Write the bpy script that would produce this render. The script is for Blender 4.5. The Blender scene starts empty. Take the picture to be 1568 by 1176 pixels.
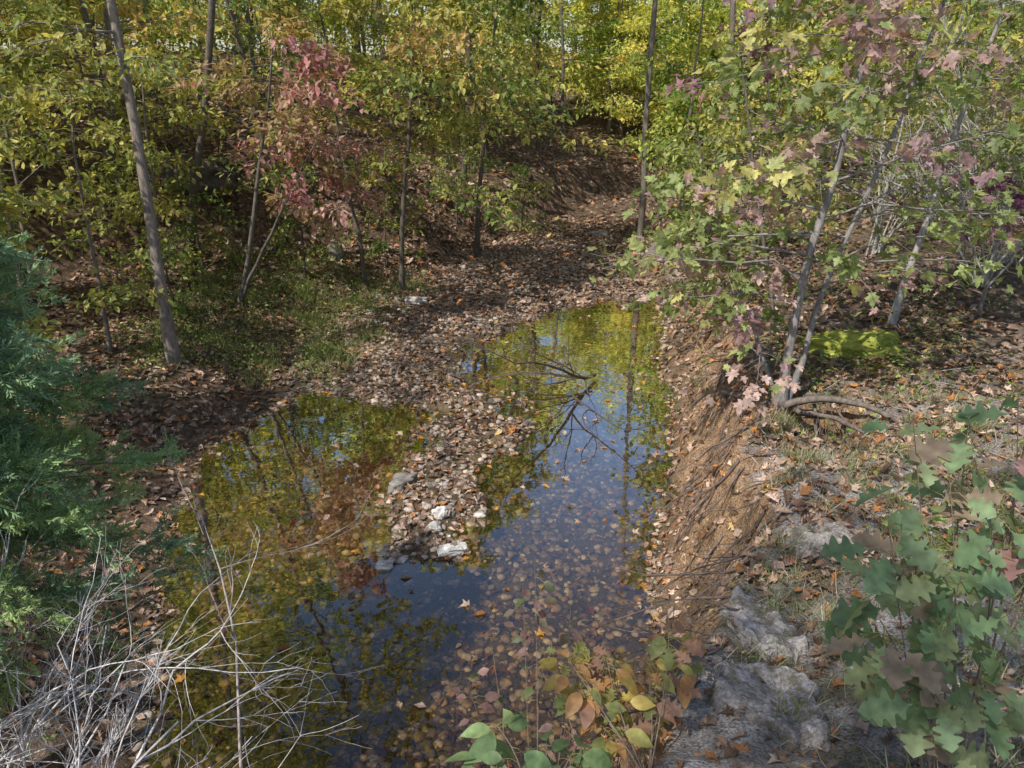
import bpy, math, numpy as np
from mathutils import Vector
rng=np.random.default_rng(11)
U=rng.uniform
_T=np.random.default_rng(3).random((256,256))
def vn(x,y):
    xi=np.floor(x).astype(int); yi=np.floor(y).astype(int)
    fx=x-xi; fy=y-yi; fx=fx*fx*(3-2*fx); fy=fy*fy*(3-2*fy)
    a=_T[xi&255,yi&255];b=_T[(xi+1)&255,yi&255];c=_T[xi&255,(yi+1)&255];d=_T[(xi+1)&255,(yi+1)&255]
    return (a*(1-fx)+b*fx)*(1-fy)+(c*(1-fx)+d*fx)*fy
def fbm(x,y,o=4):
    s=0;a=.5
    for i in range(o):
        s=s+a*(vn(x*2**i+i*17.3,y*2**i+i*9.1)-.5);a*=.5
    return s
def ss(a,b,x):
    t=np.clip((x-a)/(b-a),0,1);return t*t*(3-2*t)
I=np.interp
def xr(y): return I(y,[-8,-1,0,1.5,2.3,3.2,3.55,4.1,4.8,5.7,6.9,8.65,9.6,11.2,12.7,15.6,17.5,22,30,60],[-14,-3,-1.4,-.2,.2,.5,.8,1.05,1.1,1.3,1.6,2.0,2.0,2.35,2.6,1.9,2.4,5,12,34])
def xl(y): return I(y,[-8,0,2,3.2,4.1,4.8,5.7,6.9,7.7,8.5,10,12,14,15.6,17.5,22,30,60],[-19,-5,-2.35,-2.1,-2.4,-2.7,-2.9,-3.15,-2.9,-2.7,-3,-2.6,-2.2,-1.1,.2,2.5,8,30])
def barl(y): return I(y,[4.9,5.2,5.7,6.3,6.9,7.7,8.1,8.5,8.9,20],[-.8,-1.05,-1.15,-1.35,-1.25,-1.0,-1.15,-1.9,-4,-4])
def barr(y): return I(y,[4.9,5.2,5.7,6.3,6.9,7.7,8.3,8.7,9.8,11.2,12.5,13.4,20],[-.8,-.55,-.45,-.15,-.05,.1,.0,-.3,-.56,.06,.9,4,4])
def hgt(x,y):
    x=np.asarray(x,float);y=np.asarray(y,float)
    wob=.3*fbm(x*1.3,y*1.3)+.22*fbm(x*3.5+7,y*3.5,3)
    dr=x-xr(y)+wob; dl=xl(y)-x+wob
    n=fbm(x*.9+5,y*.9); nf=fbm(x*5,y*5+3,3)
    ins=np.minimum(x-barl(y),barr(y)-x)+1.2*fbm(x*2.5+9,y*2.5)
    dry=ss(-.40,.40,ins)*ss(4.8,5.3,y)
    zc=-.24+.29*dry+.095*nf+.07*n
    zc=zc+.03*np.clip(y-13,0,40)+.03*ss(9,10,y)
    edge=ss(0,.35,-np.maximum(dr,dl))
    zc=np.where(zc<0,zc*edge,zc)
    w=I(y,[2,4,8,12,16],[.5,.72,.85,1.6,2.5])
    zr=I(y,[-8,0,1.7,3,4,6,9,15,30,60],[2.3,2.0,1.62,1.22,1.08,1.1,1.15,1.2,2.4,3.2])
    wj=w*(1+1.2*fbm(y*2.2,y*.7+x*.6))
    t=np.clip(dr/wj,0,1)
    pr=.5*ss(.25,.95,t)+.5*(1-(1-t)**1.5)
    zR=zr*pr+.05*np.clip(dr-w,0,20)*ss(3,6,y)+ (n*.22+nf*.16)*ss(0,.4,t)
    zR=zR-.65*np.exp(-((x-2.42)/.22)**2-((y-5.5)/.3)**2)
    sh=.3*ss(0,1.3,dl)+.05*np.clip(dl,0,8)+(n*.25+nf*.06)*ss(0,.6,dl)
    sh=sh+.5*ss(.0,1.6,dl)*ss(5,3,y)
    yT=I(x,[-30,-12,-9,-5.3,-1.5,.5,3,8,14,40],[4,8.5,10,13.4,15.6,18.2,23,30,38,60])+.8*n
    q=y-yT
    hill=(I(x,[-12,-3,0],[1.4,1.2,.35])*ss(0,I(x,[-3,0],[1.3,2.6]),q)+.15*18*(1-np.exp(-np.clip(q,0,200)/18))+.5*n*ss(0,3,q))*ss(0,1.0,dl)
    zL=sh+hill
    return np.where(dr>0,zR,np.where(dl>0,zL,zc))
def H(x,y): return float(hgt(np.array([x]),np.array([y]))[0])
def hnorm(x,y):
    e=.05
    gx=(hgt(x+e,y)-hgt(x-e,y))/(2*e); gy=(hgt(x,y+e)-hgt(x,y-e))/(2*e)
    v=np.stack([-gx,-gy,np.ones_like(gx)],1)
    return v/np.linalg.norm(v,axis=1)[:,None]

class MB:
    def __init__(s): s.v=[];s.c=[];s.l=[];s.t=[];s.m=[];s.sm=[];s.n=0
    def add(s,V,loops,tot,C,mat,smooth=False):
        s.v.append(np.asarray(V,np.float32)); s.l.append(np.asarray(loops,np.int32)+s.n); s.t.append(np.asarray(tot,np.int32))
        C=np.asarray(C,np.float32)
        if C.ndim==1: C=np.tile(C,(len(V),1))
        s.c.append(C); s.m.append(np.full(len(tot),mat,np.int32)); s.sm.append(np.full(len(tot),smooth,bool)); s.n+=len(V)
    def cat(s): return [np.concatenate(a) for a in (s.v,s.l,s.t,s.c,s.m,s.sm)]
    def addcat(s,D,loc,rz,sc,zs=1,tint=1):
        V,L,T,C,M,S=D;ca,sa=math.cos(rz)*sc,math.sin(rz)*sc
        V2=np.stack([V[:,0]*ca-V[:,1]*sa+loc[0],V[:,0]*sa+V[:,1]*ca+loc[1],V[:,2]*sc*zs+loc[2]],1)
        s.v.append(V2.astype(np.float32));s.l.append(L+s.n);s.t.append(T);s.c.append((C*tint).astype(np.float32));s.m.append(M);s.sm.append(S);s.n+=len(V)
    def make(s,name,mats,parent=None):
        me=bpy.data.meshes.new(name)
        V,L,T,C,M,S=s.cat()
        me.vertices.add(len(V));me.vertices.foreach_set('co',V.ravel())
        me.loops.add(len(L));me.loops.foreach_set('vertex_index',L)
        me.polygons.add(len(T));st=np.zeros(len(T),np.int32);st[1:]=np.cumsum(T)[:-1]
        me.polygons.foreach_set('loop_start',st);me.polygons.foreach_set('loop_total',T)
        me.polygons.foreach_set('material_index',M)
        me.polygons.foreach_set('use_smooth',S)
        a=me.color_attributes.new('Col','FLOAT_COLOR','POINT')
        a.data.foreach_set('color',np.concatenate([C,np.ones((len(C),1),np.float32)],1).ravel())
        me.update(calc_edges=True)
        for m in mats: me.materials.append(m)
        o=bpy.data.objects.new(name,me);bpy.context.collection.objects.link(o)
        if parent: o.parent=parent
        return o
def nrm(v): return v/np.maximum(np.linalg.norm(v,axis=-1,keepdims=True),1e-9)
def tube(mb,P,R,k=5,C=(.2,.17,.14),mat=0):
    P=np.asarray(P,float);m=len(P);R=np.broadcast_to(R,(m,))
    T=nrm(np.gradient(P,axis=0))
    ref=np.array([0,0,1.]) if abs(T[0,2])<.8 else np.array([1.,0,0])
    A=nrm(np.cross(T,ref));B=np.cross(T,A)
    th=np.arange(k)*2*np.pi/k
    V=P[:,None]+R[:,None,None]*(np.cos(th)[None,:,None]*A[:,None]+np.sin(th)[None,:,None]*B[:,None])
    i=np.arange(m-1)[:,None]*k;j=np.arange(k)[None];j2=(j+1)%k
    F=np.stack([i+j,i+j2,i+k+j2,i+k+j],-1).reshape(-1)
    mb.add(V.reshape(-1,3),F,np.full((m-1)*k,4),C,mat,True)
def prof(ys,ws,fold=.25,curl=.15):
    V=[];F=[]
    n=len(ys)
    for y,w in zip(ys,ws):
        z=-curl*y*y
        V+=[(0,y,z),(w,y,z+fold*w),(-w,y,z+fold*w)]
    for i in range(n-1):
        a=3*i;b=a+3
        if ws[i]==0: F+=[(a,b+1,b),(a,b,b+2)]
        elif ws[i+1]==0: F+=[(a,a+1,b),(a,b,a+2)]
        else: F+=[(a,a+1,b+1,b),(a,b,b+2,a+2)]
    return np.array(V,float),F
def fan(half,c=(0,.3),fold=.2,curl=.12):
    out=[(x,y) for x,y in half]+[(-x,y) for x,y in half[::-1][1:-1]]
    V=[(c[0],c[1],-curl*c[1]**2)]+[(x,y,fold*abs(x)-curl*y*y-.1*abs(x)**2) for x,y in out]
    n=len(out)
    return np.array(V,float),[(0,1+i,1+(i+1)%n) for i in range(n)]
TP={}
TP['diamond']=(np.array([(0,0,0),(.3,.45,.08),(0,1,-.05),(-.3,.45,.08)],float),[(0,1,2,3)])
TP['oval']=prof([0,.3,.65,1],[0,.26,.22,0])
TP['ovalhi']=prof([0,.1,.25,.42,.6,.78,.9,1],[0,.13,.24,.28,.25,.15,.06,0],.25,.3)
TP['oak']=prof([0,.08,.16,.21,.27,.31,.36,.42,.48,.52,.57,.62,.68,.73,.77,.82,.87,.90,.95,1],[.012,.03,.10,.19,.20,.13,.12,.30,.36,.32,.16,.15,.34,.38,.31,.16,.22,.18,.10,0],.2,.3)
TP['oak2']=prof([0,.08,.17,.23,.29,.34,.40,.47,.53,.58,.64,.70,.76,.81,.86,.91,.95,1],[.012,.02,.08,.22,.23,.11,.13,.33,.34,.17,.18,.30,.28,.14,.16,.13,.08,0],.35,.1)
TP['maple']=fan([(0,0),(.12,-.06),(.3,-.02),(.2,.14),(.52,.32),(.38,.4),(.45,.56),(.17,.48),(.2,.72),(0,1.0)])
TP['star']=fan([(0,0),(.35,-.02),(.17,.2),(.52,.42),(.16,.46),(0,1.0)])
TP['blade']=prof([0,.35,.7,1],[.022,.02,.013,0],0,.35)
def curled(seed,base):
    V,F=TP[base];V=V.copy();r=np.random.default_rng(seed)
    V[:,2]+=r.uniform(-.5,.7)*(V[:,1]-.5)**2+r.uniform(0,.9)*np.abs(V[:,0])+r.normal(0,.03,len(V));return V,F
TP['oaklo']=prof([0,.1,.22,.3,.42,.5,.62,.7,.8,.88,1],[.01,.04,.17,.09,.30,.15,.36,.17,.26,.12,0],.22,.28)
for i in range(3):
    TP['dead%d'%i]=curled(i,['oval','oaklo','star'][i])
V=[];F=[]
rs=np.random.default_rng(5)
def finger(p,d,L,w):
    p=np.array(p,float);d=nrm(np.array(d,float));s=nrm(np.cross(d,rs.normal(size=3)))
    b=len(V)
    V.extend([p,p+d*L*.5+s*w,p+d*L,p+d*L*.5-s*w]);F.append((b,b+1,b+2,b+3))
for k in range(11):
    y=k/11;sd=1 if k%2 else -1
    finger((0,y,rs.normal(0,.02)),(sd*U(.4,.9),.8,rs.normal(0,.35)),.42*(1.1-y*.6),.045)
finger((0,0,0),(0,1,0),.6,.04);finger((0,.5,0),(0,1,0.05),.65,.045)
TP['cedar']=(np.array(V),list(F))
def ico():
    import bmesh
    out=[]
    for sd in (1,2,3,4):
        bm=bmesh.new();bmesh.ops.create_icosphere(bm,subdivisions=sd,radius=.5)
        v=np.array([p.co[:] for p in bm.verts]);f=[tuple(q.index for q in fc.verts) for fc in bm.faces];bm.free()
        out.append((v,f))
    return out
IC=ico()
v,f=IC[0];r9=np.random.default_rng(8);TP['peb']=(v*(1+r9.uniform(-.25,.25,(len(v),1)))*np.array([.8,1,.4]),f)
v,f=IC[1];TP['stone']=(v*(1+r9.uniform(-.18,.18,(len(v),1)))*np.array([.8,1,.5]),f)
def batch(mb,tpl,P,D,N,S,C,mat=1,smooth=False):
    P=np.asarray(P,float);n=len(P)
    if n==0:return
    V,F=TP[tpl];k=len(V)
    D=nrm(np.asarray(D,float));X=nrm(np.cross(D,N));N=np.cross(X,D)
    S=np.broadcast_to(S,(n,))[:,None,None]
    VV=P[:,None]+S*(V[None,:,0,None]*X[:,None]+V[None,:,1,None]*D[:,None]+V[None,:,2,None]*N[:,None])
    fl=np.concatenate([np.array(q) for q in F]);ft=np.array([len(q) for q in F])
    L=(np.arange(n)[:,None]*k+fl[None]).ravel();T=np.tile(ft,n)
    CC=np.repeat(np.broadcast_to(np.asarray(C,float),(n,3)),k,axis=0)
    mb.add(VV.reshape(-1,3),L,T,CC,mat,smooth)
# ------------------------------------------------ materials
def newmat(name):
    m=bpy.data.materials.new(name);m.use_nodes=True;nt=m.node_tree;nt.nodes.clear()
    o=nt.nodes.new('ShaderNodeOutputMaterial');return m,nt,o
def nd(nt,t,**k):
    n=nt.nodes.new(t)
    for a,b in k.items():
        if a in n.inputs.keys(): n.inputs[a].default_value=b
        else: setattr(n,a,b)
    return n
def mixc(nt,fac,a,b,mode='MIX'):
    n=nt.nodes.new('ShaderNodeMix');n.data_type='RGBA';n.blend_type=mode
    for idx,val in ((0,fac),(6,a),(7,b)):
        if isinstance(val,(int,float)): n.inputs[idx].default_value=val
        elif isinstance(val,tuple): n.inputs[idx].default_value=(*val,1)
        else: nt.links.new(val,n.inputs[idx])
    return n.outputs[2]
def ramp(nt,src,stops):
    n=nt.nodes.new('ShaderNodeValToRGB');e=n.color_ramp.elements
    while len(e)<len(stops): e.new(.5)
    for q,(p,c) in zip(e,stops): q.position=p;q.color=(*c,1)
    nt.links.new(src,n.inputs[0]);return n.outputs[0]
def leafmat(name,tr=.4,rough=.5,spec=.35,nscale=30,simple=False):
    m,nt,o=newmat(name);L=nt.links.new
    at=nd(nt,'ShaderNodeAttribute',attribute_name='Col')
    c=at.outputs[0]
    if not simple:
        geo=nd(nt,'ShaderNodeNewGeometry')
        nz=nd(nt,'ShaderNodeTexNoise');nz.inputs['Scale'].default_value=nscale;L(geo.outputs['Position'],nz.inputs['Vector'])
        f=ramp(nt,nz.outputs[0],[(.3,(.65,.6,.6)),(.7,(1.25,1.2,1.15))])
        c=mixc(nt,1.0,c,f,'MULTIPLY')
        p=nd(nt,'ShaderNodeBsdfPrincipled',Roughness=rough);p.inputs['Specular IOR Level'].default_value=spec
        L(c,p.inputs['Base Color'])
    else:
        p=nd(nt,'ShaderNodeBsdfDiffuse');L(c,p.inputs[0])
    t=nd(nt,'ShaderNodeBsdfTranslucent');c2=mixc(nt,1.0,c,(1.55,1.5,1.0),'MULTIPLY');L(c2,t.inputs[0])
    mx=nd(nt,'ShaderNodeMixShader');mx.inputs[0].default_value=tr
    L(p.outputs[0],mx.inputs[1]);L(t.outputs[0],mx.inputs[2]);L(mx.outputs[0],o.inputs[0]);return m
def solidmat(name,rough=.85,scale=25,bump=.3,stretch=1.0,lo=(.55,.55,.55),hi=(1.4,1.4,1.4),moss=False):
    m,nt,o=newmat(name);L=nt.links.new
    at=nd(nt,'ShaderNodeAttribute',attribute_name='Col')
    geo=nd(nt,'ShaderNodeNewGeometry')
    mp=nd(nt,'ShaderNodeMapping');mp.inputs['Scale'].default_value=(1,1,stretch);L(geo.outputs['Position'],mp.inputs[0])
    nz=nd(nt,'ShaderNodeTexNoise');nz.inputs['Scale'].default_value=scale;nz.inputs['Detail'].default_value=6;nz.inputs['Roughness'].default_value=.65;L(mp.outputs[0],nz.inputs['Vector'])
    f=ramp(nt,nz.outputs[0],[(.32,lo),(.68,hi)])
    c=mixc(nt,1.0,at.outputs[0],f,'MULTIPLY')
    if moss:
        n2=nd(nt,'ShaderNodeTexNoise');n2.inputs['Scale'].default_value=7;n2.inputs['Detail'].default_value=8;n2.inputs['Roughness'].default_value=.75;L(geo.outputs['Position'],n2.inputs['Vector'])
        k=ramp(nt,n2.outputs[0],[(.46,(0,0,0)),(.58,(1,1,1))]);c=mixc(nt,k,c,(.17,.155,.12))
    p=nd(nt,'ShaderNodeBsdfPrincipled',Roughness=rough);p.inputs['Specular IOR Level'].default_value=.3
    L(c,p.inputs['Base Color'])
    b=nd(nt,'ShaderNodeBump');b.inputs['Strength'].default_value=bump;b.inputs['Distance'].default_value=.02
    L(nz.outputs[0],b.inputs['Height']);L(b.outputs[0],p.inputs['Normal']);L(p.outputs[0],o.inputs[0]);return m
BARK=solidmat('bark',.9,30,.6,.3)
LEAF=leafmat('leaf')
FLEAF=leafmat('forest_leaf',.45,simple=True)
DEAD=leafmat('dead_leaf',.12,.7,.25,60)
NEED=leafmat('cedar_needles',.25,simple=True)
STONE=solidmat('stone',.8,18,.5)
ROCK=solidmat('lichened_rock',.9,60,1.0,1,(.5,.48,.46),(1.45,1.42,1.4),True)
GRASS=leafmat('grass',.3,simple=True)

m,nt,o=newmat('forest_floor');L=nt.links.new
geo=nd(nt,'ShaderNodeNewGeometry')
at=nd(nt,'ShaderNodeAttribute',attribute_name='Col');lt=nd(nt,'ShaderNodeAttribute',attribute_name='litter')
n1=nd(nt,'ShaderNodeTexNoise');n1.inputs['Scale'].default_value=9;n1.inputs['Detail'].default_value=8;n1.inputs['Roughness'].default_value=.7;L(geo.outputs['Position'],n1.inputs['Vector'])
n2=nd(nt,'ShaderNodeTexNoise');n2.inputs['Scale'].default_value=90;n2.inputs['Detail'].default_value=4;L(geo.outputs['Position'],n2.inputs['Vector'])
dis=nd(nt,'ShaderNodeVectorMath',operation='MULTIPLY_ADD');L(n1.outputs[1],dis.inputs[0]);dis.inputs[1].default_value=(.12,.12,.12);L(geo.outputs['Position'],dis.inputs[2])
vo=nd(nt,'ShaderNodeTexVoronoi');vo.inputs['Scale'].default_value=17;L(dis.outputs[0],vo.inputs['Vector'])
sep=nd(nt,'ShaderNodeSeparateColor');L(vo.outputs['Color'],sep.inputs[0])
lc=ramp(nt,sep.outputs[0],[(0,(.065,.042,.028)),(.35,(.16,.10,.065)),(.6,(.25,.17,.115)),(.85,(.35,.25,.18)),(1,(.38,.20,.09))])
dd=ramp(nt,vo.outputs['Distance'],[(.0,(1.1,1.1,1.1)),(.75,(.45,.45,.45))])
lc=mixc(nt,1.0,lc,dd,'MULTIPLY')
g=ramp(nt,n1.outputs[0],[(.3,(.45,.43,.41)),(.7,(1.45,1.45,1.45))])
g2=ramp(nt,n2.outputs[0],[(.35,(.55,.55,.55)),(.65,(1.4,1.4,1.4))])
base=mixc(nt,1.0,mixc(nt,1.0,at.outputs[0],g,'MULTIPLY'),g2,'MULTIPLY')
col=mixc(nt,lt.outputs['Fac'],base,lc)
p=nd(nt,'ShaderNodeBsdfPrincipled',Roughness=.9);p.inputs['Specular IOR Level'].default_value=.2;L(col,p.inputs['Base Color'])
ad=nd(nt,'ShaderNodeMath',operation='ADD');L(n1.outputs[0],ad.inputs[0])
ml=nd(nt,'ShaderNodeMath',operation='MULTIPLY');L(n2.outputs[0],ml.inputs[0]);ml.inputs[1].default_value=.25;L(ml.outputs[0],ad.inputs[1])
b=nd(nt,'ShaderNodeBump');b.inputs['Strength'].default_value=1.0;b.inputs['Distance'].default_value=.07;L(ad.outputs[0],b.inputs['Height'])
L(b.outputs[0],p.inputs['Normal']);L(p.outputs[0],o.inputs[0]);FLOOR=m

m,nt,o=newmat('creek_water');L=nt.links.new
geo=nd(nt,'ShaderNodeNewGeometry')
n1=nd(nt,'ShaderNodeTexNoise');n1.inputs['Scale'].default_value=2.2;n1.inputs['Detail'].default_value=3;L(geo.outputs['Position'],n1.inputs['Vector'])
b=nd(nt,'ShaderNodeBump');b.inputs['Strength'].default_value=.07;b.inputs['Distance'].default_value=.05;L(n1.outputs[0],b.inputs['Height'])
gl=nd(nt,'ShaderNodeBsdfGlossy',Roughness=.01);gl.inputs[0].default_value=(1,1,1,1);L(b.outputs[0],gl.inputs['Normal'])
tr=nd(nt,'ShaderNodeBsdfTransparent');tr.inputs[0].default_value=(.88,.78,.60,1)
fr=nd(nt,'ShaderNodeFresnel',IOR=1.33);L(b.outputs[0],fr.inputs['Normal'])
mu=nd(nt,'ShaderNodeMath',operation='MULTIPLY_ADD',use_clamp=True);L(fr.outputs[0],mu.inputs[0]);mu.inputs[1].default_value=11;mu.inputs[2].default_value=-.20
mn=nd(nt,'ShaderNodeMath',operation='MINIMUM');L(mu.outputs[0],mn.inputs[0]);mn.inputs[1].default_value=.7
mxx=nd(nt,'ShaderNodeMath',operation='MAXIMUM');L(mn.outputs[0],mxx.inputs[0]);mxx.inputs[1].default_value=.08
mx=nd(nt,'ShaderNodeMixShader');L(mxx.outputs[0],mx.inputs[0]);L(tr.outputs[0],mx.inputs[1]);L(gl.outputs[0],mx.inputs[2]);L(mx.outputs[0],o.inputs[0]);WATER=m

# ------------------------------------------------ ground
def axis(a,b,st,lo,hi,g=1.13):
    c=list(np.arange(a,b,st));d=st;v=a
    while v>lo: d*=g;v-=d;c.insert(0,v)
    d=st;v=c[-1]
    while v<hi: d*=g;v+=d;c.append(v)
    return np.array(c)
gx=axis(-6,5,.045,-110,110);gy=axis(1,13,.045,-60,160)
X,Y=np.meshgrid(gx,gy);Z=hgt(X.ravel(),Y.ravel()).reshape(X.shape)
P=np.stack([X.ravel(),Y.ravel(),Z.ravel()],1)
ny,nx=X.shape
i=(np.arange(ny-1)[:,None]*nx+np.arange(nx-1)[None]).ravel()
F=np.stack([i,i+1,i+nx+1,i+nx],1).ravel()
x,y,z=P.T
nz=hnorm(x,y)[:,2]
dr=x-xr(y);dl=xl(y)-x
mo=fbm(x*1.7+3,y*1.7)+fbm(x*7,y*7)*.5
def cc(c): return np.array(c)[None]
col=np.tile(cc((.19,.135,.095)),(len(x),1)).astype(float)
def blend(col,c,m): m=np.clip(m,0,1)[:,None];return col*(1-m)+cc(c)*m
chan=ss(.15,-.15,np.maximum(dr,dl))
col=blend(col,(.18,.14,.08),chan)
col=blend(col,(.25,.195,.15),chan*ss(10,12,y))
col=blend(col,(.32,.285,.25),ss(.3,.6,dr)*ss(40,20,y))
col=blend(col,(.52,.49,.48),ss(-.03,.10,mo)*ss(.3,.6,dr)*ss(7,4,y))
col=blend(col,(.17,.17,.08),ss(-.05,-.16,mo)*ss(.3,.7,dr)*ss(9,7,y)*.6)
col=blend(col,(.26,.28,.03),np.exp(-((x-3.2)/.7)**2-((y-6.9)/.6)**2)*2*(.5+2*fbm(x*4,y*4)))
col=blend(col,(.36,.235,.14),ss(.88,.65,nz)*ss(0,.1,dr)*ss(14,10,y))
col=blend(col,(.12,.15,.05),.5*ss(.02,.12,fbm(x*.9,y*.9+40))*ss(.3,1,dl)*ss(14,12,y))
lit=np.clip(.75*ss(.0,.5,dl)+.5*ss(.02,.06,z)*chan,0,1)
lit=np.maximum(lit,ss(.6,1.2,dr)*ss(4.5,8,y)*.8)
lit=np.maximum(lit,.8*ss(14,17,y));lit=lit*ss(-.04,.04,z)
mb=MB();mb.add(P,F,np.full(len(F)//4,4),col,0,True)
g=mb.make('ground',[FLOOR])
a=g.data.attributes.new('litter','FLOAT','POINT');a.data.foreach_set('value',lit.astype(np.float32))

mb=MB();mb.add([(-16,-8,0),(4.5,-8,0),(4.5,15,0),(-16,15,0)],[0,1,2,3],[4],(.1,.1,.1),0);mb.make('creek_water',[WATER])

# ------------------------------------------------ litter
BROWN=np.array([(.37,.27,.20),(.28,.18,.125),(.48,.38,.30),(.15,.10,.065),(.34,.24,.175),(.44,.34,.28),(.46,.22,.08),(.36,.17,.08),(.55,.43,.19)])
def scatter(n,x0,x1,y0,y1,pw=1.0):
    return U(x0,x1,n),y0+(y1-y0)*rng.random(n)**pw
def litter(mb,x,y,size,tpls):
    z=hgt(x,y);N=hnorm(x,y)+rng.normal(0,.32,(len(x),3))
    n=len(x);th=U(0,6.28,n);D=np.stack([np.cos(th),np.sin(th),rng.normal(0,.12,n)],1)
    D=D-N*(D*N).sum(1)[:,None]/(N*N).sum(1)[:,None]
    pr=np.array([.2,.19,.11,.14,.14,.08,.07,.05,.02]);C=BROWN[rng.choice(9,n,p=pr)]*U(.55,1.35,(n,1))*(1+1.0*fbm(x*.8,y*.8))[:,None]
    wet=z<-.015
    fl=wet&(rng.random(n)<.75*np.exp(z/.045)+.015)
    sub=wet&~fl&(rng.random(n)<.13)
    dry=~wet
    zz=np.where(fl,.006,z+U(.004,.03,n));N=np.where((fl)[:,None],np.array([0,0,1.])+rng.normal(0,.05,(n,3)),N);D=np.where(fl[:,None],D*np.array([1,1,0.]),D)
    C=np.where(sub[:,None],C*np.array([.68,.57,.42]),C)
    yel=fl&(rng.random(n)<.12);C=np.where(yel[:,None],np.array([.5,.28,.06]),C)
    k=(dry|fl|sub)
    P=np.stack([x,y,zz],1)
    s=size*U(.6,1.25,n);ch=rng.integers(0,len(tpls),n)
    for i,t in enumerate(tpls):
        q=k&(ch==i);batch(mb,t,P[q],D[q],N[q],s[q],C[q],0)
mb=MB()
x,y=scatter(66000,-7,5,3.2,19,1.0)
dr=x-xr(y);dl=xl(y)-x
keep=(dr<0)|(rng.random(len(x))<.65)
keep&=~((dl>0)&(rng.random(len(x))<.25))
keep&=~((dr<0)&(dl<0)&(y>10)&(rng.random(len(x))<.3))
litter(mb,x[keep],y[keep],.085,['dead0','dead1','dead2','diamond'])
x,y=scatter(5500,-.8,3.2,1.2,6.5);k=(x-xr(y)>0)&(fbm(x*1.5,y*1.5)+rng.random(len(x))*.5-.2<.12);litter(mb,x[k],y[k],.065,['dead0','dead1','dead2'])
mb.make('leaf_litter',[DEAD])
mb=MB()
x,y=scatter(16000,-.5,4.5,1.1,7.5);k=(x-xr(y)>.1);litter(mb,x[k],y[k],.022,['diamond','dead0'])
mb.make('ground_debris',[DEAD])
mb=MB()
x,y=scatter(50000,-24,24,12,42);litter(mb,x,y,.17,['diamond'])
mb.make('hillside_leaf_litter',[DEAD])
mb=MB()
x,y=scatter(44000,-3.6,2.6,2.2,17);z=hgt(x,y);k=(x>xl(y))&(x<xr(y))&((z<.02)|(rng.random(len(x))<.5));x=x[k];y=y[k];z=z[k];n=len(x)
th=U(0,6.28,n);D=np.stack([np.cos(th),np.sin(th),0*th],1);N=np.array([0,0,1.])+rng.normal(0,.2,(n,3))
PC=np.array([(.34,.27,.18),(.24,.185,.12),(.54,.46,.34),(.13,.10,.065),(.36,.25,.14)])
C=PC[rng.integers(0,5,n)]*U(.6,1.25,(n,1))
C=np.where((z>.0)[:,None],np.array([.38,.32,.27])*U(.5,1.3,(n,1)),C)
batch(mb,'peb',np.stack([x,y,z+.004],1),D,N,.03+.08*rng.random(n)**2.2,C,0,True)
mb.make('creek_pebbles',[STONE])
mb=MB()
x=U(-1.25,-.25,60);y=U(4.9,6.6,60);z=np.maximum(hgt(x,y),-.03);th=U(0,6.28,60)
batch(mb,'stone',np.stack([x,y,z-.005],1),np.stack([np.cos(th),np.sin(th),0*th],1),np.array([0,0,1.])+rng.normal(0,.25,(60,3)),U(.04,.12,60),np.array([.48,.44,.40])*U(.4,1.2,(60,1)),0,False)
mb.make('bar_stones',[STONE])
def rock(name,p,s,c,seed,rough=.3,rot=0,sub=2,mat=None):
    v,f=IC[sub];v=v.copy()*2
    rr=1+rough*2*(fbm(v[:,0]*1.6+seed,v[:,1]*1.6+v[:,2]*1.3+seed*3,4))+rough*.7*fbm(v[:,2]*4+seed,v[:,0]*4+v[:,1]*3)
    v=np.sign(v)*np.abs(v)**.75*rr[:,None]*.5
    v=v*np.array(s);ca,sa=math.cos(rot),math.sin(rot)
    v=np.stack([v[:,0]*ca-v[:,1]*sa,v[:,0]*sa+v[:,1]*ca,v[:,2]],1)+np.array(p)
    mb=MB();C=np.array(c)*(1+.9*fbm(v[:,0]*9,v[:,1]*9+v[:,2]*9))[:,None]
    mb.add(v,np.array(f).ravel(),np.full(len(f),3),C,0,sub>2);return mb.make(name,[mat or STONE])
rock('limestone_rock',(-.49,5.27,.03),(.25,.15,.09),(.62,.6,.56),1,.45,rot=.3)
rock('limestone_rock',(-1.0,5.1,.01),(.15,.11,.07),(.5,.47,.43),2,.6)
rock('limestone_rock',(-.62,5.75,.08),(.14,.12,.12),(.66,.63,.6),3,.5)
rock('limestone_rock',(-.64,5.55,.06),(.11,.09,.09),(.6,.57,.54),23,.5)
rock('limestone_rock',(-.9,5.55,.05),(.10,.08,.08),(.45,.42,.4),4,.5)
rock('limestone_rock',(-1.0,6.3,.06),(.30,.15,.18),(.22,.20,.18),5,.6,rot=.9,sub=3)
rock('limestone_rock',(-1.55,12.2,H(-1.55,12.2)+.03),(.36,.26,.12),(.42,.39,.35),6,.5)
rock('limestone_rock',(-3.3,14.3,H(-3.3,14.3)+.15),(.26,.28,.55),(.26,.24,.22),7,.45)
rock('limestone_rock',(1.9,17.3,H(1.9,17.3)+.0),(.5,.4,.25),(.24,.22,.2),8,.45)
rock('rock_ledge',(-5.9,14.2,H(-5.9,14.2)-.1),(2.4,.9,.7),(.10,.085,.07),9,.6,.1,3)
rock('mossy_rock',(3.25,7.0,H(3.25,7.0)-.03),(.85,.6,.36),(.28,.30,.05),10,.45,sub=3)
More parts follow.
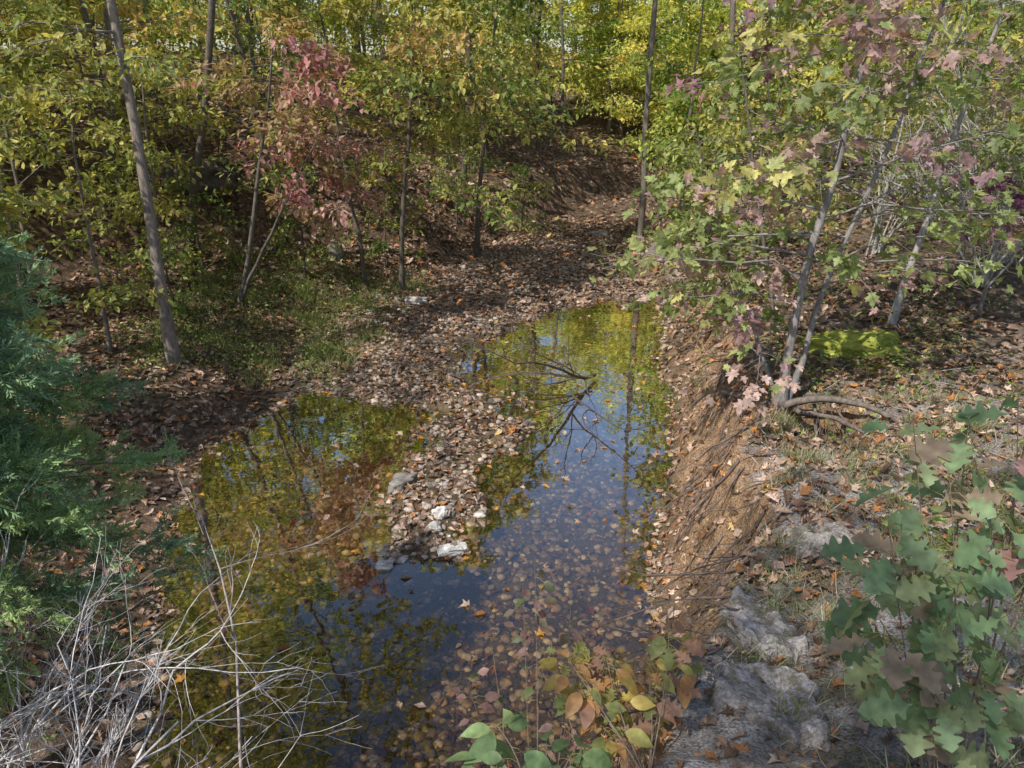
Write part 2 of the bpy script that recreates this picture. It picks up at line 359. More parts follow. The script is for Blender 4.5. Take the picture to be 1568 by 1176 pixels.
def slab(name,cx,cy,rx,ry,seed,c,th=.05):
    nr,na=30,90;r=np.linspace(0,1,nr)[:,None];a=np.linspace(0,2*np.pi,na,endpoint=False)[None]
    k=1+1.1*fbm(np.cos(a)*2+seed,np.sin(a)*2+seed*2,4)
    x=cx+rx*r*np.cos(a)*k;y=cy+ry*r*np.sin(a)*k;x=x.ravel();y=y.ravel();rr=np.repeat(r.ravel(),na)
    pf=np.where(rr<.8,1,1-((rr-.8)/.2)**2)
    st=np.floor((fbm(x*4+seed,y*4)+.5)*7)/7
    z=hgt(x,y)+(th*(.2+1.4*st)+.09*fbm(x*10,y*10+seed))*pf-.05*(1-pf)+.006
    V=np.stack([x,y,z],1);i=np.arange(nr-1)[:,None]*na;j=np.arange(na)[None];j2=(j+1)%na
    F=np.stack([i+j,i+na+j,i+na+j2,i+j2],-1).reshape(-1)
    C=np.array(c)*(1+.9*fbm(x*5,y*5))[:,None];mb=MB();mb.add(V,F,np.full((nr-1)*na,4),C,0,True);mb.make(name,[ROCK])
slab('limestone_ledge',1.14,2.92,.20,.30,3,(.52,.49,.48))
slab('limestone_ledge',.95,2.2,.24,.25,5,(.46,.43,.43),.06)
slab('limestone_ledge',1.75,3.75,.25,.17,8,(.46,.42,.39))

# ------------------------------------------------ plants
GRN=[(.15,.24,.06),(.21,.29,.08),(.12,.19,.05),(.27,.33,.09)]
YG=[(.40,.42,.11),(.34,.38,.11),(.50,.47,.14),(.26,.32,.09)]
YEL=[(.60,.53,.15),(.52,.49,.14),(.56,.45,.15),(.42,.42,.11)]
ORG=[(.52,.38,.17),(.46,.40,.15),(.36,.37,.11),(.46,.31,.18)]
RED=[(.50,.28,.27),(.44,.22,.22),(.56,.38,.33),(.38,.30,.16)]
MAP=[(.26,.33,.13),(.33,.38,.15),(.46,.32,.31),(.52,.39,.36),(.36,.24,.27),(.46,.45,.17),(.20,.27,.10),(.28,.36,.12)]
PUR=[(.20,.08,.16),(.26,.10,.19),(.38,.19,.25)]
def grow(mb,base,top,r0,nb,blen,t0=.25,elev=(.05,.6),ntw=6,nlf=10,ls=.1,pal=YG,tpl='oval',bias=None,droop=.3,bark=(.2,.17,.14),jit=.05,flat=.4,wob=.15,taper=.5,tw=.38,hang=.3,twt=True):
    base=np.array(base,float);top=np.array(top,float);n=11;t=np.linspace(0,1,n);Ht=np.linalg.norm(top-base)
    w=np.cumsum(rng.normal(0,wob*Ht/n*.35,(n,3)),0);w[:,2]=0;w-=w[0];w-=t[:,None]*w[-1]
    tr=base+(top-base)*t[:,None]+w
    R=r0*(1-.85*t)+.004;R[0]*=1.35
    tube(mb,tr,R,8 if r0>.03 else 5,bark)
    LP=[];LD=[];LC=[];pal=np.array(pal)
    ip=lambda A,s:np.array([I(s,np.linspace(0,1,len(A)),A[:,k]) for k in range(3)])
    for b in range(nb):
        q=(b+rng.random())/nb;tt=t0+(1-t0)*q;p=ip(tr,tt)
        az=U(0,6.283)
        if bias and rng.random()<bias[1]: az=bias[0]+rng.normal(0,.7)
        Lb=blen*(1-taper*q)*U(.55,1.15);e=U(*elev)
        d=np.array([math.cos(az)*math.cos(e),math.sin(az)*math.cos(e),math.sin(e)])
        s=np.linspace(0,1,6)[:,None];pts=p+d*Lb*s+np.array([0,0,-droop*Lb])*s**2+np.cumsum(rng.normal(0,.025*Lb,(6,3)),0)*(s>0)
        rb=max(.004,r0*(1-tt)*.33+.003)
        tube(mb,pts,rb*(1-.8*s[:,0]),4,bark)
        c0=pal[rng.integers(len(pal))]
        for k in range(ntw):
            s0=.2+.8*(k+.6)/ntw;s0=min(s0,1);q0=ip(pts,s0);a2=az+(1 if k%2 else -1)*U(.4,1.2)
            if k==ntw-1:a2=az
            L2=Lb*tw*U(.6,1.2)*(1.25-s0*.6);d2=np.array([math.cos(a2),math.sin(a2),U(-.2,.3)])
            s2=np.linspace(0,1,4)[:,None];p2=q0+d2*L2*s2+np.array([0,0,-droop*L2])*s2**2+rng.normal(0,.02*Lb,(4,3))*(s2>0)
            if twt: tube(mb,p2,max(.0018,rb*.35)*(1-.7*s2[:,0]),3,bark)
            if nlf:
                u=U(.05,1.05,nlf);pp=np.stack([I(u,s2[:,0],p2[:,m]) for m in range(3)],1)+rng.normal(0,jit,(nlf,3))
                dd=d2*.5+rng.normal(0,.6,(nlf,3));dd[:,2]-=hang
                cl=np.where(rng.random((nlf,1))<.75,c0[None],pal[rng.integers(len(pal),size=nlf)])
                LP.append(pp);LD.append(dd);LC.append(cl*U(.65,1.35,(nlf,1)))
    if LP:
        LP=np.concatenate(LP);LD=np.concatenate(LD);LC=np.concatenate(LC);n=len(LP)
        NN=np.array([0,0,1.])+rng.normal(0,flat,(n,3))
        batch(mb,tpl,LP,LD,NN,ls*U(.6,1.2,n),LC,1)
def plant(name,**k):
    mb=MB();grow(mb,**k);return mb.make(name,[BARK,LEAF])
def bare(mb,p,d,L,r,dep,c,spread=.6,n=5):
    p=np.array(p,float);d=nrm(np.array(d,float));m=6
    dirs=[d];
    for i in range(m-1): dirs.append(nrm(dirs[-1]+rng.normal(0,.13,3)))
    pts=np.concatenate([[p],p+np.cumsum(np.array(dirs)*L/m,0)])
    tube(mb,pts,r*np.linspace(1,.4,m+1),5 if r>.004 else 3,np.array(c)*U(.7,1.2))
    if dep>0:
        for i in range(n):
            k=rng.integers(1,m+1);bare(mb,pts[k],dirs[min(k,m-1)]+rng.normal(0,spread,3),L*U(.35,.65),r*U(.35,.55),dep-1,c,spread,n)

mb=MB();b0=(-4.05,8.7,H(-4.05,8.7)-.05)
grow(mb,b0,(-4.15,8.8,9.5),.068,24,1.9,t0=.34,ntw=6,nlf=11,ls=.11,pal=YG,tpl='oval',bark=(.24,.2,.17),wob=.05)
mb.make('slender_tree',[BARK,LEAF])
mb=MB();grow(mb,(-5.6,13.2,H(-5.6,13.2)-.05),(-1.6,11.0,13.5),.065,36,2.5,t0=.42,ntw=7,nlf=14,ls=.14,pal=YG+YEL[:2],tpl='oval',bark=(.14,.12,.10),wob=.08,bias=(-.4,.3))
mb.make('leaning_tree',[BARK,LEAF])
plant('thin_sapling',base=(-4.9,8.9,.4),top=(-4.7,8.8,3.4),r0=.025,nb=14,blen=1.0,t0=.2,ntw=5,nlf=9,ls=.1,pal=YG)
for (bx,by,ht,bl) in [(-5.6,7.6,3.6,1.6),(-4.9,6.3,2.6,1.0),(-6.3,9.6,4.6,2.0),(-7.3,11.5,5,2.2),(-5.4,11.6,3.2,1.6)]:
    plant('understory_sapling',base=(bx,by,H(bx,by)-.05),top=(bx+.3,by-.1,ht+.6),r0=.035,nb=26,blen=bl,t0=.3,ntw=6,nlf=12,ls=.11,pal=YG+GRN[3:],tpl='oval')
mb=MB();grow(mb,(-4.1,11.2,H(-4.1,11.2)-.05),(-2.9,10.3,4.0),.04,16,1.5,t0=.6,ntw=7,nlf=13,ls=.12,pal=RED,tpl='oval',bias=(-.3,.5),droop=.3,flat=.2,elev=(0,.25),bark=(.16,.14,.12),taper=.3)
grow(mb,(-4.1,11.2,H(-4.1,11.2)-.05),(-2.4,9.9,2.8),.028,9,1.1,t0=.65,ntw=6,nlf=14,ls=.12,pal=RED,tpl='oval',bias=(-.3,.7),droop=.35,flat=.25,elev=(-.1,.2),bark=(.16,.14,.12),taper=.3)
mb.make('dogwood_tree',[BARK,LEAF])
plant('hornbeam_tree',base=(-1.9,13.0,H(-1.9,13)-.05),top=(-1.3,12.2,5.0),r0=.045,nb=28,blen=2.3,t0=.4,ntw=8,nlf=18,ls=.12,pal=GRN[:2]+YG+[(.46,.34,.14)],tpl='oval',bias=(-.6,.5),droop=.28,flat=.22,elev=(0,.3),bark=(.14,.12,.1))
plant('hornbeam_tree',base=(-2.6,13.4,H(-2.6,13.4)-.05),top=(-2.9,13,5.0),r0=.04,nb=24,blen=2.0,t0=.4,ntw=7,nlf=16,ls=.12,pal=YG+ORG,tpl='oval',droop=.28,flat=.25,elev=(0,.3),bark=(.14,.12,.1))
plant('hornbeam_tree',base=(-.7,15.4,H(-.7,15.4)-.05),top=(-.2,14.6,5.0),r0=.05,nb=24,blen=2.0,t0=.45,ntw=7,nlf=14,ls=.12,pal=GRN+YG,tpl='oval',droop=.25,flat=.25,bark=(.14,.12,.1))
plant('hornbeam_tree',base=(-4.2,14.6,H(-4.2,14.6)-.05),top=(-4.8,14,5.6),r0=.06,nb=28,blen=2.4,t0=.25,ntw=7,nlf=15,ls=.12,pal=GRN+YG,tpl='oval',droop=.25,flat=.3,bark=(.14,.12,.1))
plant('hornbeam_tree',base=(-6.5,13.2,H(-6.5,13.2)-.05),top=(-6.8,12.7,5.4),r0=.05,nb=28,blen=2.4,t0=.25,ntw=7,nlf=15,ls=.12,pal=YG+ORG[:2],tpl='oval',droop=.25,flat=.3,bark=(.14,.12,.1))
for (bx,by,hh) in [(-3.6,13.2,1.6),(-5.2,12.8,1.5),(-2.4,14.6,1.5),(-7,10.6,1.7),(-4.8,10.6,1.0),(.2,17.5,1.6),(-1.2,16.8,1.6)]:
    plant('hillside_shrub',base=(bx,by,H(bx,by)-.03),top=(bx+.1,by-.3,H(bx,by)+hh),r0=.015,nb=16,blen=.9,t0=.15,ntw=5,nlf=8,ls=.09,pal=GRN+YG[:1],tpl='oval',droop=.2,flat=.5,bark=(.14,.12,.1))
mb=MB();MBK=(.24,.22,.21)
grow(mb,(2.2,5.8,1.0),(2.65,6.1,5.6),.036,40,1.6,t0=.2,ntw=6,nlf=7,ls=.105,pal=MAP,tpl='maple',bias=(3.5,.4),droop=.25,bark=MBK,flat=.5,wob=.2,jit=.06,elev=(0,.5))
grow(mb,(2.25,5.85,1.05),(3.4,6.6,4.8),.024,24,1.3,t0=.25,ntw=5,nlf=7,ls=.10,pal=MAP[:3]+MAP[5:],tpl='maple',droop=.3,bark=MBK,flat=.5,wob=.2)
grow(mb,(2.2,5.8,1.02),(1.5,6.3,2.8),.018,14,1.0,t0=.3,ntw=5,nlf=7,ls=.10,pal=MAP[2:5]+MAP[:2],tpl='maple',droop=.35,bark=MBK,flat=.5,wob=.2,bias=(4,.5))
RC=(.17,.14,.12)
for pts,r in [([(2.2,5.8,1.1),(2.2,5.68,.85),(2.16,5.5,.62),(2.13,5.3,.5),(2.1,5.15,.33)],.035),
              ([(2.22,5.78,1.08),(2.5,5.65,1.2),(2.75,5.4,1.22),(2.95,5.15,1.18),(3.1,4.9,1.08)],.03),
              ([(2.3,5.75,1.05),(2.5,5.5,1.1),(2.62,5.2,1.12),(2.7,4.95,1.1)],.022),
              ([(2.15,5.75,1.0),(1.98,5.7,.75),(1.85,5.65,.5),(1.7,5.6,.2)],.026),
              ([(2.45,5.75,1.1),(2.4,5.5,.95),(2.38,5.3,.75),(2.3,5.1,.55)],.014),
              ([(2.25,5.7,.95),(2.25,5.4,.85),(2.2,5.1,.75),(2.1,4.85,.7)],.016),
              ([(2.1,5.7,.95),(1.95,5.4,.8),(1.8,5.1,.6),(1.65,4.85,.35)],.02),
              ([(2.6,5.65,1.1),(2.58,5.3,.95),(2.6,5.1,.9)],.009),
              ([(2.2,5.8,1.0),(2.0,6.2,.98),(1.9,6.7,.85),(1.8,7.1,.5)],.025)]:
    pts=np.array(pts);tt=np.linspace(0,1,len(pts));t2=np.linspace(0,1,14)
    q=np.stack([I(t2,tt,pts[:,k]) for k in range(3)],1);q[1:-1]=(q[:-2]+q[1:-1]*2+q[2:])/4+rng.normal(0,.008,(12,3))
    if r>.015: q[:,2]=np.maximum(q[:,2],hgt(q[:,0],q[:,1])+.01)
    tube(mb,q,r*np.linspace(1.1,.45,14)*U(.85,1.2,14),6,RC)
for i in range(26):
    p=np.array([U(2.1,2.65),U(5.3,5.7),U(.95,1.15)]);bare(mb,p,(U(-.4,.3),-.8,-1),U(.25,.6),.004,1,RC,.35,2)
mb.make('streamside_maple',[BARK,LEAF])
plant('sweetgum_sapling',base=(3.9,7.6,H(3.9,7.6)-.05),top=(4.4,7.4,5.2),r0=.035,nb=30,blen=1.5,t0=.25,ntw=6,nlf=7,ls=.11,pal=MAP,tpl='star',droop=.25,bark=(.36,.34,.32),flat=.5)
plant('sweetgum_sapling',base=(4.6,6.4,H(4.6,6.4)-.05),top=(4.2,6.0,5.4),r0=.03,nb=24,blen=1.6,t0=.5,ntw=6,nlf=9,ls=.11,pal=YG+GRN[:2]+MAP[2:4],tpl='star',droop=.2,bark=(.36,.34,.32),flat=.5)
plant('purple_leaved_sapling',base=(4.9,7.8,H(4.9,7.8)-.05),top=(4.7,7.3,2.7),r0=.02,nb=9,blen=1.2,t0=.5,ntw=4,nlf=6,ls=.11,pal=PUR,tpl='star',droop=.2,bark=(.25,.23,.22),flat=.5,bias=(3.6,.6))
plant('purple_leaved_sapling',base=(2.7,7.6,H(2.7,7.6)-.05),top=(1.9,7.2,4.0),r0=.02,nb=6,blen=.7,t0=.8,ntw=4,nlf=5,ls=.10,pal=PUR+[(.2,.2,.06)],tpl='star',droop=.2,flat=.5)
plant('streamside_bush',base=(2.7,9.3,H(2.7,9.3)-.05),top=(2.0,8.8,3.0),r0=.03,nb=28,blen=1.1,t0=.1,ntw=6,nlf=9,ls=.095,pal=GRN+YG[:2],tpl='oval',bias=(3.6,.4),droop=.35,flat=.5)
plant('streamside_bush',base=(3.4,10.8,H(3.4,10.8)-.05),top=(3.2,10.4,3.8),r0=.035,nb=28,blen=1.3,t0=.15,ntw=6,nlf=9,ls=.1,pal=GRN+YG,tpl='oval',bias=(3.4,.3),droop=.3,flat=.5)
plant('streamside_bush',base=(4.0,12.6,H(4.0,12.6)-.05),top=(4.0,12.2,4.4),r0=.04,nb=30,blen=1.8,t0=.1,ntw=6,nlf=11,ls=.11,pal=GRN+YG+MAP[3:4],tpl='oval',bias=(3.4,.3),droop=.3,flat=.5)
for (bx,by,hh) in [(5.4,8.6,2.4),(6.3,9.8,2.8),(4.9,10.4,2.6),(6.9,8.2,2.4)]:
    mb=MB();z0=H(bx,by)
    for i in range(9): bare(mb,(bx+U(-.15,.15),by+U(-.15,.15),z0),(U(-.6,.6),U(-.6,.6),1),hh*U(.6,1),.014,2,(.42,.40,.36),.4,5)
    grow(mb,(bx,by,z0),(bx+.1,by,z0+hh),.02,30,1.2,t0=.15,ntw=6,nlf=14,ls=.055,pal=[(.26,.28,.15),(.32,.33,.18),(.20,.22,.12)],tpl='diamond',flat=.8,bark=(.38,.36,.33),droop=.1)
    mb.make('twiggy_shrub',[BARK,LEAF])
mb=MB()
bare(mb,(1.05,9.1,.05),(-.5,-.8,.16),1.8,.024,3,(.10,.08,.07),.5,5)
bare(mb,(1.0,8.9,.1),(-1,-.25,.12),1.8,.016,3,(.14,.11,.09),.4,4)
bare(mb,(.7,8.3,.12),(.25,-1,.05),1.2,.014,3,(.09,.07,.06),.5,4)
mb.make('fallen_branch',[BARK])

# cedar
mb=MB();CP=np.array([(.24,.35,.18),(.29,.40,.19),(.20,.30,.18),(.34,.44,.19)])
cb=np.array([-2.75,2.75,H(-2.75,2.75)-.05])
tube(mb,np.array([cb,cb+(.02,.03,1),cb+(0,.05,2.0),cb+(.05,.1,3.05)]),[.06,.05,.03,.008],8,(.2,.15,.12))
LP=[];LD=[];LC=[]
for b in range(115):
    q=rng.random()**.85;z0=1.1+1.95*q;az=rng.normal(-.1,1.2) if rng.random()<.8 else U(0,6.28)
    Lb=(1.2-.72*q**1.5)*U(.55,1.12);p=cb+np.array([0,.05,z0]);s=np.linspace(0,1,6)[:,None]
    d=np.array([math.cos(az),math.sin(az),U(-.05,.4)])
    pts=p+d*Lb*s+np.array([0,0,-.3*Lb])*s**2
    tube(mb,pts,.01*(1-.8*s[:,0]),4,(.2,.16,.13))
    c=CP[rng.integers(4)]
    for k in range(16):
        s0=U(.25,1);q0=np.array([I(s0,s[:,0],pts[:,m]) for m in range(3)])
        d2=nrm(d+rng.normal(0,.6,3)+np.array([0,0,-.1]));L2=U(.1,.26)
        n=14;u=rng.random(n);pp=q0+d2*L2*u[:,None]+rng.normal(0,.018,(n,3))
        LP.append(pp);LD.append(d2+rng.normal(0,.45,(n,3)));LC.append(c*U(.7,1.35,(n,1)))
LP=np.concatenate(LP);LD=np.concatenate(LD);LC=np.concatenate(LC)
batch(mb,'cedar',LP,LD,rng.normal(0,1,LP.shape),U(.05,.1,len(LP)),LC,1)
mb.make('cedar_tree',[BARK,NEED])
mb=MB();LP=[];LD=[];LC=[]
for (px,py,pz,rad,nn) in [(-2.25,3.3,.8,.3,22),(-1.3,2.45,.35,.2,16)]:
    for k in range(nn):
        q0=np.array([px,py,pz])+rng.normal(0,rad*.5,3);d2=nrm(rng.normal(0,1,3)+np.array([.3,0,.5]));n=10
        pp=q0+d2*.18*rng.random((n,1))+rng.normal(0,.02,(n,3));LP.append(pp);LD.append(d2+rng.normal(0,.45,(n,3)));LC.append(CP[rng.integers(4)]*U(.4,.8,(n,1)))
        tube(mb,np.array([[px,py,pz-.4],(q0+[px,py,pz])/2,q0+d2*.15]),[.006,.004,.002],3,(.2,.16,.13))
LP=np.concatenate(LP);batch(mb,'cedar',LP,np.concatenate(LD),rng.normal(0,1,LP.shape),U(.05,.09,len(LP)),np.concatenate(LC),1)
mb.make('cedar_sapling',[BARK,NEED])
mb=MB();GC=(.64,.61,.60)
for i in range(18):
    bare(mb,(-1.85+U(-.4,.1),1.95+U(-.2,.2),.55),(U(-.4,.7),U(-.1,.5),U(.6,1.0)),U(.8,1.25),U(.007,.014),3,GC,.42,4)
for i in range(7):
    bare(mb,(-2.4+U(-.15,.15),2.4+U(-.2,.2),.9),(U(0,.9),U(-.6,.2),U(.2,.7)),U(.7,1.0),U(.005,.009),3,GC,.42,4)
mb.make('dead_shrub',[BARK])
mb=MB();tube(mb,np.array([(-1.12,2.25,.2),(-1.13,2.4,.95),(-1.2,2.7,1.3),(-1.33,2.95,1.5),(-1.42,3.05,1.72)]),[.009,.008,.006,.005,.003],5,(.38,.33,.3))
bare(mb,(-1.33,2.95,1.5),(.9,.3,.15),.65,.0035,2,(.3,.25,.22),.35,4);bare(mb,(-1.2,2.7,1.3),(-.5,.1,.9),.4,.004,2,(.3,.25,.22),.4,4)
bare(mb,(-1.4,3.0,1.65),(-.3,.2,.9),.35,.003,2,(.33,.28,.25),.4,4)
mb.make('bare_sapling',[BARK])

def sprig(mb,root,tips,ls,pal,tpl,r=.006,nl=7,bark=(.22,.17,.13),cl=.1,face=(0,-.5,.9)):
    root=np.array(root,float);pal=np.array(pal)
    for tp in tips:
        tp=np.array(tp,float);mid=(root+tp)/2+rng.normal(0,.04,3);mid[2]+=.06
        s=np.linspace(0,1,9)[:,None];P=(1-s)**2*root+2*s*(1-s)*mid+s*s*tp
        tube(mb,P,r*(1-.7*s[:,0]),5,bark)
        for k in range(nl):
            u=1-abs(rng.normal(0,.2));u=max(u,.25);q=np.array([I(u,s[:,0],P[:,m]) for m in range(3)])
            a=U(0,6.28);d=np.array([math.cos(a),math.sin(a),U(-.35,.3)])
            e=q+d*cl*U(.25,.6);tube(mb,np.array([q,(q+e)/2+(0,0,.008),e]),[.0016,.0012,.001],3,(.25,.22,.08))
            c=pal[rng.integers(len(pal))]*U(.75,1.2)
            t=tpl if isinstance(tpl,str) else tpl[rng.integers(len(tpl))]
            batch(mb,t,[e],[d+(0,0,-.15)],[np.array(face)+rng.normal(0,.4,3)],ls*U(.6,1.15),[c],1,True)
mb=MB();OAK=[(.22,.34,.18),(.26,.37,.20),(.18,.29,.15),(.30,.38,.21),(.30,.36,.18),(.36,.29,.22)]
root=(1.15,1.45,H(1.15,1.45)-.02)
sprig(mb,root,[(.88,1.55,2.90),(1.04,1.6,2.86),(.80,1.42,2.72),(.94,1.35,2.62),(.76,1.3,2.55),(1.08,1.5,2.7),(.87,1.25,2.45),(1.0,1.3,2.4),(1.1,1.35,2.55),(1.17,1.6,2.95),(.96,1.5,2.78),(.9,1.45,2.6),(.85,1.4,2.4),(1.0,1.45,2.5)],.105,OAK,['oak','oak2'],.0035,12)
mb.make('oak_sapling',[BARK,LEAF])
mb=MB();sprig(mb,(1.25,1.6,H(1.25,1.6)),[(1.10,1.55,2.95),(1.22,1.5,2.92)],.10,[(.44,.22,.28),(.40,.24,.24)],'oak',.004,4)
mb.make('pink_oak_sapling',[BARK,LEAF])
mb=MB();sprig(mb,(.42,1.75,H(.42,1.75)-.02),[(.2,2.05,1.68),(.33,2.15,1.7),(.47,2.15,1.72),(.55,2.2,1.78),(.3,1.95,1.58),(.45,2.0,1.5),(.18,2.15,1.72),(.6,2.15,1.65),(.38,2.25,1.6)],.085,[(.50,.40,.12),(.46,.27,.12),(.36,.36,.12),(.25,.29,.11),(.34,.21,.15)],['ovalhi','oak2'],.003,14)
mb.make('hickory_seedling',[BARK,LEAF])
mb=MB();sprig(mb,(.05,1.45,H(.05,1.45)-.02),[(-.12,1.8,1.64),(-.05,1.85,1.70),(.1,1.8,1.66),(.2,1.8,1.66),(.0,1.7,1.55),(.28,1.75,1.6)],.115,[(.20,.32,.15),(.18,.28,.13),(.25,.36,.16)],'ovalhi',.005,7)
mb.make('broadleaf_seedling',[BARK,LEAF])
mb=MB()
for i in range(12):
    bx,by=U(-.25,.5),U(2.0,2.6);bare(mb,(bx,by,H(bx,by)),(U(-.35,.35),U(0,.5),.8),U(.35,.7),.004,2,(.2,.15,.13),.4,4)
sprig(mb,(.1,2.3,H(.1,2.3)),[(-.1,2.8,1.3),(.05,2.7,1.5),(.25,2.7,1.5),(.12,2.9,1.25),(-.2,2.6,1.2),(.3,2.6,1.35),(.1,2.9,1.6)],.07,[(.26,.17,.16),(.2,.17,.11),(.3,.19,.18),(.14,.19,.08)],'oval',.003,10)
mb.make('creekside_brush',[BARK,LEAF])
mb=MB()
for i in range(14):
    a=U(0,1);bx=.6+.5*a;by=2.1+.9*a;bare(mb,(bx,by,H(bx,by)+.03),(-.7,U(-.3,.6),U(-.6,.2)),U(.25,.55),.006,1,(.14,.11,.1),.5,3)
for i in range(140):
    by=U(3,9);bx=xr(by)+U(.25,.8);nn=hnorm(np.array([bx]),np.array([by]))[0];dn=np.array([-nn[2],U(-.5,.5)*abs(nn[2]),-abs(nn[0])*1.0]);bare(mb,(bx,by,H(bx,by)+.02),dn,U(.2,.7),U(.003,.012),1,(.17,.13,.11),.3,3)
mb.make('exposed_roots',[BARK])
mb=MB()
for i in range(340):
    bx,by=U(.8,5),U(1.3,8)
    if bx-xr(by)<.3: continue
    a=U(0,6.28);L0=U(.08,.4);z=H(bx,by)+.012;e=(bx+math.cos(a)*L0,by+math.sin(a)*L0);tube(mb,np.array([(bx,by,z),((bx+e[0])/2,(by+e[1])/2+U(-.03,.03),(z+H(*e)+.02)/2+.01),(e[0],e[1],H(*e)+.012)]),U(.0015,.004),3,(.44,.40,.38))
mb.make('fallen_twigs',[BARK])
def grass(name,cl,hh,pal,nb):
    mb=MB();P=[];D=[];S=[];C=[];pal=np.array(pal)
    for (cx,cy,r) in cl:
        x=cx+rng.normal(0,r,nb);y=cy+rng.normal(0,r,nb);z=hgt(x,y);k=z>.01
        a=U(0,6.28,nb);t=U(.2,1.1,nb);P.append(np.stack([x,y,z-.005],1)[k]);D.append(np.stack([np.cos(a)*t,np.sin(a)*t,np.ones(nb)],1)[k]);S.append((hh*U(.5,1.2,nb))[k]);C.append((pal[rng.integers(len(pal),size=nb)]*U(.7,1.3,(nb,1)))[k])
    P=np.concatenate(P);D=np.concatenate(D);batch(mb,'blade',P,D,rng.normal(0,1,P.shape),np.concatenate(S),np.concatenate(C),0);mb.make(name,[GRASS])
cl=[(U(.9,3.6),U(1.5,6),U(.04,.14)) for i in range(140)];cl=[c for c in cl if c[0]-xr(c[1])>.6]
grass('bank_grass',cl,.11,[(.24,.28,.11),(.40,.37,.24),(.49,.45,.34),(.2,.24,.09)],110)
cl=[(U(-5,-.8),U(8.6,14),U(.1,.25)) for i in range(120)];cl=[c for c in cl if xl(c[1])-c[0]>-.9]
grass('creekside_grass',cl,.16,[(.2,.25,.08),(.26,.31,.12),(.15,.19,.07)],120)
mb=MB();P=[];
for i in range(200):
    if i<120: cx,cy=U(-5.2,-1.0),U(8.4,14)
    else: cx,cy=U(2.2,5.5),U(3.0,9)
    if i<120 and xl(cy)-cx<-.7: continue
    n=40;x=cx+rng.normal(0,.16,n);y=cy+rng.normal(0,.16,n);P.append(np.stack([x,y,hgt(x,y)+U(.01,.2,n)],1))
P=np.concatenate(P);n=len(P);batch(mb,'oval',P,rng.normal(0,1,(n,3))*(1,1,.3),np.array([0,0,1.])+rng.normal(0,.4,(n,3)),U(.03,.06,n),np.array(GRN)[rng.integers(4,size=n)]*U(.8,1.5,(n,1)),0)
mb.make('groundcover_plants',[LEAF])

# ------------------------------------------------ background forest (one merged mass)
UV=[]
for k,pal in enumerate([YG,GRN+YG,YEL+YG,ORG+YEL+YG,YG+YEL[:2]]):
    mb=MB();grow(mb,(0,0,0),(U(-.4,.4),U(-.4,.4),6.0),.055,36,2.2,t0=.15,ntw=7,nlf=18,ls=.15,pal=pal,tpl='diamond',droop=.25,flat=.45,bark=(.18,.15,.13),jit=.1,taper=.45,twt=False)
    UV.append(mb.cat())
TV=[]
for k,pal in enumerate([YG+YEL,YEL+YG,GRN+YG]):
    mb=MB();grow(mb,(0,0,-.3),(U(-1,1),U(-1,1),17),.2,46,4.2,t0=.32,ntw=7,nlf=13,ls=.3,pal=pal,tpl='diamond',droop=.15,flat=.5,bark=(.16,.14,.12),jit=.3,taper=.5,wob=.08,elev=(.1,.8),twt=False)
    TV.append(mb.cat())
FB=MB()
def inst(D,x,y,s): FB.addcat(D,(x,y,H(x,y)-.05),U(0,6.28),s,1,U(.95,1.3))
pts=[]
def ok(x,y,dmin):
    if any((x-a)**2+(y-b)**2<dmin*dmin for a,b in pts): return False
    pts.append((x,y));return True
c=0
while c<94:
    y=15+30*rng.random()**1.25;x=U(-1,1)*(y*.72+3)
    if xl(y)-1.0<x<xr(y)+1.0 and y<26: continue
    if y<17 and -7<x<0: continue
    if not ok(x,y,1.7): continue
    inst(UV[rng.integers(5)],x,y,U(.65,1.2));c+=1
for (x,y) in [(-8.5,8),(-8,12.5),(-10,10),(-9,14),(8,10),(7,12),(9,13),(6,14),(5.5,16.5),(7.5,16)]:
    inst(UV[rng.integers(5)],x,y,U(.7,1.0))
for (x,y) in [(3.4,29),(6.0,31),(1.0,31),(8.5,33),(4.5,35),(0.5,27.5),(7,27),(10.5,30)]: inst(UV[[2,0,4][rng.integers(3)]],x,y,U(1.15,1.4))
pts=[];c=0
while c<26:
    y=U(17,55);x=U(-1,1)*(y*.75+5);az=math.degrees(math.atan2(x,y));d=math.hypot(x,y)
    if xl(y)-2<x<xr(y)+2: continue
    if -4<az<19 and d<48: continue
    if az>17 and d<26: continue
    if not ok(x,y,4): continue
    inst(TV[rng.integers(3)],x,y,U(.75,1.1));c+=1
for (x,y) in [(-14,8),(-10,15)]: inst(TV[rng.integers(3)],x,y,U(.9,1.1))
c=0
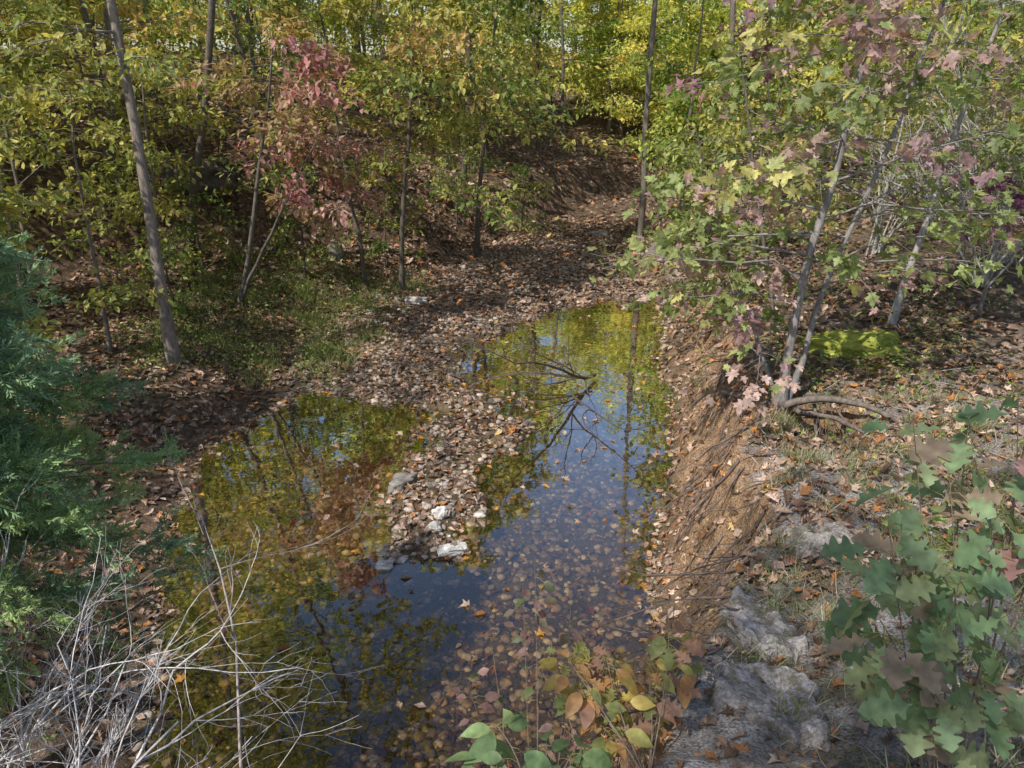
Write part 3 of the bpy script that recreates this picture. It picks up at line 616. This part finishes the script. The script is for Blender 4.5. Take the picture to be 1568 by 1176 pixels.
while c<80:
    y=U(14.5,38);x=U(-1,1)*(y*.65+1)
    if xl(y)-.6<x<xr(y)+.6: continue
    hh=U(4,9);z=H(x,y);t=np.linspace(0,1,8)[:,None];P=np.array([x,y,z-.1])+t*np.array([U(-.6,.6),U(-.4,.4),hh])+np.cumsum(rng.normal(0,.05,(8,3)),0)*(t>0)
    tube(FB,P,U(.03,.08)*(1-.6*t[:,0]),6,np.array([.15,.13,.11])*U(.6,1.4));c+=1
FB.make('background_forest',[BARK,FLEAF])
for (x,y) in [(-7.5,-7.5),(-11.5,-3.0)]:  # out-of-view sparse trees behind the camera, added to dapple the sunlight
    mb=MB();grow(mb,(x,y,max(H(x,y),0)-.2),(x+.4,y,19),.18,32,3.3,t0=.5,ntw=6,nlf=7,ls=.22,pal=YG+YEL,tpl='diamond',droop=.15,flat=.5,jit=.2,wob=.08,elev=(.1,.8),twt=False)
    mb.make('dapple_tree',[BARK,FLEAF])
# ------------------------------------------------ light, sky, camera
s=Vector((-.40,-.46,.72)).normalized()
sun=bpy.data.lights.new('sun','SUN');sun.energy=5;sun.angle=math.radians(.5);sun.color=(1,.95,.86)
so=bpy.data.objects.new('sun',sun);bpy.context.collection.objects.link(so);so.rotation_euler=s.to_track_quat('Z','Y').to_euler()
w=bpy.data.worlds.new('World');bpy.context.scene.world=w;w.use_nodes=True;nt=w.node_tree
sk=nt.nodes.new('ShaderNodeTexSky');sk.sky_type='NISHITA';sk.sun_disc=False;sk.sun_elevation=math.asin(s.z);sk.sun_rotation=math.atan2(s.x,s.y)
bg=nt.nodes['Background'];bg.inputs[1].default_value=.15;nt.links.new(sk.outputs[0],bg.inputs[0])
cam=bpy.data.cameras.new('camera');co=bpy.data.objects.new('camera',cam);bpy.context.collection.objects.link(co)
co.location=(0,0,3.6);co.rotation_euler=(math.radians(90-22),0,0);cam.sensor_width=36;cam.lens=18/math.tan(math.radians(33.5));cam.clip_end=500;cam.clip_start=.05
sc=bpy.context.scene;sc.camera=co;sc.view_settings.view_transform='Standard';sc.view_settings.look='None';sc.view_settings.exposure=0
